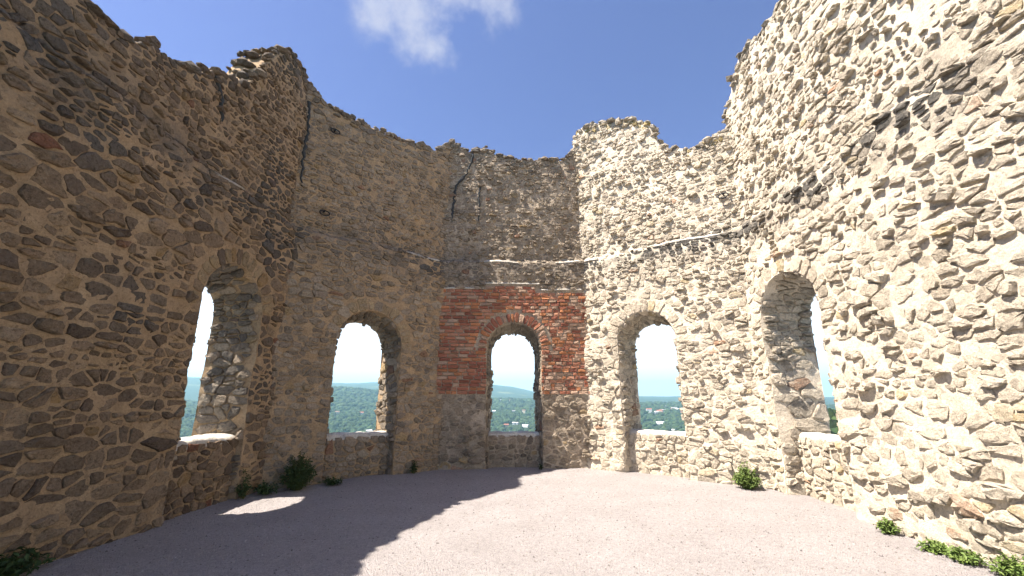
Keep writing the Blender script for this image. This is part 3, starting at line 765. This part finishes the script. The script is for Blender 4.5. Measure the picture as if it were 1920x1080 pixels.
# ------------------------------------------------------------------ country outside
def fb(x, y, s): return noise.noise((x / s, y / s, 1.7)) + 0.5 * noise.noise((x / s * 2.1, y / s * 2.1, 4.2))
E1 = [(-75, 2.0), (-42, 2.25), (-34, 2.1), (-21, 1.75), (-16, 1.95), (-4, 1.85), (0, 1.45), (3, 0.75), (10, 0.35), (17, 0.22), (24, 0.12), (40, 0.05), (75, 0.4)]
E2 = [(-75, 0.6), (-40, 0.3), (-36, -0.6), (-30, 0.4), (-22, 1.0), (-17, 0.55), (-8, 0.0), (-3, -0.25), (4, -0.4), (12, -0.7), (20, -0.9), (34, -1.0), (75, -0.8)]
def terrain(x, y):
    r = math.hypot(x, y); az = math.degrees(math.atan2(x, y))
    if abs(az) > 75: az = math.copysign(75, az)
    h2 = 2600 * math.tan(R(interp(E2, az))); h1 = 6000 * math.tan(R(interp(E1, az)))
    tab = [(0, -0.6), (14, -0.6), (40, -9), (200, -62), (520, -104), (1150, -112), (1800, -80 + 0.25 * (h2 + 80)), (2600, h2), (3400, min(h2, h1) - 30), (4600, h1 * 0.5 + (min(h2, h1) - 30) * 0.5), (6000, h1), (7500, h1 - 60), (11000, -60)]
    z = interp(tab, r)
    z += fb(x, y, 420) * min(10, r * 0.004) + fb(x + 900, y, 140) * min(4, r * 0.002)
    if 25 < az < 55:                                             # wooded spur close to the tower
        z = max(z, -13.5 - ((r - 265) / 9.0) ** 2 * 0.12 - ((az - 38) / 7.0) ** 2 * 3) if r < 420 else z
    return z
def land_material():
    k = Mat('wooded_country'); k.rough(1.0)
    c = k.mix(k.rng(k.noise(0.02, 7, 0.7), 0.4, 0.6, 0, 1), (0.016, 0.032, 0.012), (0.035, 0.055, 0.02))
    c = k.mix(k.rng(k.noise(0.0035, 4, 0.6), 0.60, 0.66, 0, 0.8), c, (0.16, 0.17, 0.07))
    k.L(c, k.b.inputs['Base Color']); k.bump(k.noise(0.05, 6, 0.75), 1.0, 14.0); return k.m
M_LAND = land_material()
def build_land():
    V, F = [], []; AZ = [-180 + 1.5 * k for k in range(240)]; RR = [9.0]
    while RR[-1] < 11000: RR.append(RR[-1] * 1.055 + 0.6)
    for a in AZ:
        for r in RR:
            x, y = r * math.sin(R(a)), r * math.cos(R(a)); y2 = y + 5.5 * max(0, 1 - r / 60); V.append((x, y2, terrain(x, y2)))
    n = len(RR)
    for k in range(240):
        k2 = (k + 1) % 240
        for j in range(n - 1): F.append((k * n + j, k * n + j + 1, k2 * n + j + 1, k2 * n + j))
    mesh_obj('terrain', V, F, M_LAND, kind='structure')
build_land()
def crown_material():
    k = Mat('woodland_crowns'); k.rough(0.9)
    a = k.N('ShaderNodeAttribute'); a.attribute_name = 'tint'
    k.L(k.mul(a.outputs['Color'], k.rng(k.noise(0.35, 5, 0.7), 0.3, 0.7, 0.6, 1.35)), k.b.inputs['Base Color'])
    k.bump(k.noise(0.5, 5, 0.7), 1.0, 1.5); return k.m
M_CROWN = crown_material()
HOUSES = []
def woodland(name, label, rings, seed, az0=-52, az1=52):
    g = (1 + 5 ** 0.5) / 2; P = np.array([(-1, g, 0), (1, g, 0), (-1, -g, 0), (1, -g, 0), (0, -1, g), (0, 1, g), (0, -1, -g), (0, 1, -g), (g, 0, -1), (g, 0, 1), (-g, 0, -1), (-g, 0, 1)], float) / 1.9
    Fc = np.array([(0, 11, 5), (0, 5, 1), (0, 1, 7), (0, 7, 10), (0, 10, 11), (1, 5, 9), (5, 11, 4), (11, 10, 2), (10, 7, 6), (7, 1, 8), (3, 9, 4), (3, 4, 2), (3, 2, 6), (3, 6, 8), (3, 8, 9), (4, 9, 5), (2, 4, 11), (6, 2, 10), (8, 6, 7), (9, 8, 1)])
    rs = np.random.RandomState(seed); C, S, T = [], [], []
    for r0, r1, sp, ht in rings:
        n = int(R(az1 - az0) / 2 * (r1 * r1 - r0 * r0) / (sp * sp))
        for k in range(n):
            r = math.sqrt(rs.uniform(r0 * r0, r1 * r1)); a = R(rs.uniform(az0, az1)); x, y = r * math.sin(a), r * math.cos(a)
            if r > 500 and fb(x, y, 300) > 0.62: continue
            if any((x - hx) ** 2 + (y - hy) ** 2 < 18 ** 2 or (abs(x * hy - y * hx) / math.hypot(hx, hy) < 9 and 0 < math.hypot(hx, hy) - r < 150) for hx, hy in HOUSES): continue
            s = sp * 0.62 * rs.uniform(0.7, 1.25); C.append((x, y, terrain(x, y) + ht * rs.uniform(0.25, 0.65))); S.append((s, s, ht * rs.uniform(0.5, 0.75)))
            q = rs.uniform(0, 1); b = rs.uniform(0.5, 1.4); T.append(((0.014 + 0.028 * q) * b, (0.032 + 0.034 * q) * b, (0.012 + 0.008 * q) * b))
    n = len(C); C, S, T = np.array(C), np.array(S), np.array(T)
    V = P[None] * S[:, None, :] * rs.uniform(0.72, 1.25, (n, 12, 1)) + C[:, None, :]
    F = (Fc[None] + 12 * np.arange(n)[:, None, None]).reshape(-1, 3)
    me = bpy.data.meshes.new(name); me.vertices.add(n * 12); me.vertices.foreach_set('co', V.astype(np.float32).ravel())
    me.loops.add(len(F) * 3); me.loops.foreach_set('vertex_index', F.astype(np.int32).ravel())
    me.polygons.add(len(F)); me.polygons.foreach_set('loop_start', np.arange(0, len(F) * 3, 3, dtype=np.int32)); me.update(calc_edges=True)
    at = me.color_attributes.new('tint', 'FLOAT_COLOR', 'POINT')
    at.data.foreach_set('color', np.repeat(np.concatenate([T, np.ones((n, 1))], 1), 12, 0).astype(np.float32).ravel())
    me.materials.append(M_CROWN); me.shade_smooth()
    o = bpy.data.objects.new(name, me); COL.objects.link(o); o['kind'] = 'stuff'; o['label'] = label; o['category'] = 'woodland'
# houses in the valley, seen through the windows
def plain(name, col, rough=0.8):
    k = Mat(name); k.rough(rough); k.L(k.mul(k.mix(k.rng(k.noise(0.6), .3, .7, 0, 1), col, tuple(c * .85 for c in col)), k.rng(k.noise(3), .3, .7, .9, 1.05)), k.b.inputs['Base Color']); return k.m
MW = {'white': plain('white_render', (0.78, 0.77, 0.74)), 'cream': plain('cream_render', (0.70, 0.62, 0.48)), 'pink': plain('pink_render', (0.66, 0.38, 0.30))}
MR = {'red': plain('red_roof_tile', (0.36, 0.13, 0.08)), 'grey': plain('grey_roof', (0.30, 0.29, 0.29)), 'pale': plain('pale_sheet_roof', (0.72, 0.71, 0.70)), 'brown': plain('brown_roof_tile', (0.22, 0.13, 0.09))}
M_PANE = plain('dark_window_pane', (0.05, 0.06, 0.07), 0.2)
def house(az, r, w, d, h, wall, roof, rot, label, pitch=0.5):
    x, y = r * math.sin(R(az)), r * math.cos(R(az)); z = terrain(x, y) - 0.5; HOUSES.append((x, y))
    e = empty('house', (x, y, z), label, 'house', 'houses in the valley'); e.rotation_euler.z = R(rot - az)
    a, b = w / 2, d / 2; g = h + d * pitch * 0.5
    V = [(-a, -b, 0), (a, -b, 0), (a, b, 0), (-a, b, 0), (-a, -b, h), (a, -b, h), (a, b, h), (-a, b, h), (-a, 0, g), (a, 0, g)]
    mesh_obj('wall', V, [(0, 1, 5, 4), (2, 3, 7, 6), (1, 2, 6, 9, 5), (3, 0, 4, 8, 7)], MW[wall], e, smooth=False)
    o = 0.5; t = 0.25; s = pitch
    V = [(-a - o, -b - o, h - o * s + .05), (a + o, -b - o, h - o * s + .05), (a + o, 0, g + .05), (-a - o, 0, g + .05), (-a - o, b + o, h - o * s + .05), (a + o, b + o, h - o * s + .05)]
    V += [(p[0], p[1], p[2] + t) for p in V]
    mesh_obj('roof', V, [(6, 7, 8, 9), (9, 8, 11, 10), (0, 3, 2, 1), (3, 4, 5, 2), (0, 1, 7, 6), (4, 10, 11, 5), (0, 6, 9, 3), (3, 9, 10, 4), (1, 2, 8, 7), (2, 5, 11, 8)], MR[roof], e, smooth=False)
    n = max(2, int(w / 3.2))
    for fl in range(max(1, int(h / 2.9))):
        for k in range(n):
            cx = -a + w * (k + 0.5) / n; cz = 1.7 + fl * 2.9
            if cz + 0.8 > h: continue
            mesh_obj('window', [(cx - .6, -b - .04, cz - .75), (cx + .6, -b - .04, cz - .75), (cx + .6, -b - .04, cz + .75), (cx - .6, -b - .04, cz + .75), (cx - .6, -b + .1, cz - .75), (cx + .6, -b + .1, cz - .75), (cx + .6, -b + .1, cz + .75), (cx - .6, -b + .1, cz + .75)],
                     [(0, 1, 2, 3), (0, 4, 5, 1), (3, 2, 6, 7), (0, 3, 7, 4), (1, 5, 6, 2)], M_PANE, e, smooth=False)
HS = [  # azimuth, distance, width, depth, height, wall, roof, turn, label
    (-0.75, 1430, 15, 9, 5.5, 'pink', 'red', 8, 'pink house with red roof seen low through the brick-framed window'),
    (0.20, 1470, 8, 8, 6.5, 'white', 'pale', 0, 'left one of two small white houses seen through the brick-framed window'),
    (0.63, 1470, 8, 8, 6.5, 'white', 'pale', 0, 'right one of two small white houses seen through the brick-framed window'),
    (1.75, 1420, 20, 9, 6.5, 'white', 'pale', -28, 'long white house on the right, low in the brick-framed window'),
    (0.15, 1900, 18, 10, 6, 'white', 'grey', 12, 'grey-roofed white house above the two small ones in the brick-framed window'),
    (1.55, 1850, 13, 10, 12, 'cream', 'brown', -15, 'tall cream house with brown roof on the right of the brick-framed window'),
    (-2.35, 1850, 14, 10, 6, 'white', 'pale', 20, 'white house at the left edge of the brick-framed window'),
    (-1.45, 2520, 20, 12, 9, 'white', 'grey', 5, 'white house on the wooded ridge in the brick-framed window, left one'),
    (-0.25, 2540, 22, 12, 8, 'cream', 'brown', -8, 'cream house on the wooded ridge in the brick-framed window, right one'),
    (-18.9, 1750, 20, 11, 7, 'white', 'red', 14, 'white house with red roof halfway up the hill in the second window'),
    (-17.9, 1330, 20, 9, 7, 'white', 'pale', 40, 'white house on the lower slope in the second window'),
    (-21.7, 1780, 16, 10, 7, 'cream', 'brown', -10, 'cream house at the left edge of the second window'),
    (17.35, 1950, 22, 12, 15, 'white', 'red', 10, 'tall white house at the left jamb of the fourth window'),
    (18.4, 2000, 24, 12, 8, 'cream', 'red', -6, 'cream house with red roof beyond the tall white one in the fourth window'),
    (18.3, 1560, 40, 22, 5, 'white', 'pale', 4, 'large hall with pale sheet roof seen through the fourth window'),
    (19.95, 1370, 7, 7, 9, 'white', 'pale', 0, 'narrow white tower house just above the sill of the fourth window'),
    (19.1, 2050, 18, 11, 9, 'white', 'grey', 22, 'white house with grey roof in the middle of the fourth window'),
    (20.4, 2200, 22, 11, 9, 'cream', 'grey', -18, 'cream house with grey roof among trees in the fourth window'),
    (21.4, 1750, 20, 11, 7, 'white', 'red', 12, 'white house with red roof at the right side of the fourth window'),
    (21.9, 1600, 17, 10, 7, 'white', 'brown', -12, 'white house with brown roof at the right jamb of the fourth window')]
for a in HS: house(*a)
for k, (w, rf) in enumerate((('cream', 'brown'), ('white', 'pale'), ('pink', 'red'), ('cream', 'pale'), ('pink', 'grey'), ('pink', 'pale'), ('pink', 'brown'))):
    house(17.4 + 0.66 * k + rng.uniform(-0.15, 0.15), rng.uniform(1800, 2400), rng.uniform(14, 22), 11, rng.choice((7, 9)), w, rf, rng.uniform(-30, 30), 'tiny %s house with %s roof scattered among the trees in the fourth window' % (w, rf))
woodland('woodland', 'wooded hills and valley beyond the windows', [(880, 1900, 13.0, 11.0), (1900, 3300, 23.0, 15.0)], 5)
woodland('near_wood', 'dark green treetops just below the right window', [(120, 420, 6.2, 9.0)], 8, 26, 52)

# ------------------------------------------------------------------ the summer haze
def build_haze():
    x, y0, y1, z0, z1 = 11500, -11500, 11500, -190, 420
    V = [(-x, y0, z0), (x, y0, z0), (x, y1, z0), (-x, y1, z0), (-x, y0, z1), (x, y0, z1), (x, y1, z1), (-x, y1, z1)]
    m = bpy.data.materials.new('summer_haze'); m.use_nodes = True; nt = m.node_tree; nt.nodes.clear()
    o = nt.nodes.new('ShaderNodeOutputMaterial'); v = nt.nodes.new('ShaderNodeVolumePrincipled'); nt.links.new(v.outputs[0], o.inputs['Volume'])
    v.inputs['Color'].default_value = (0.40, 0.70, 0.86, 1); v.inputs['Density'].default_value = 1.5e-4; v.inputs['Anisotropy'].default_value = 0.2
    ob = mesh_obj('haze', V, [(3, 2, 1, 0), (4, 5, 6, 7), (0, 1, 5, 4), (1, 2, 6, 5), (2, 3, 7, 6), (3, 0, 4, 7)], m, smooth=False, kind='stuff')
    ob['label'] = 'blue summer haze over the valley'; ob['category'] = 'haze'
build_haze()
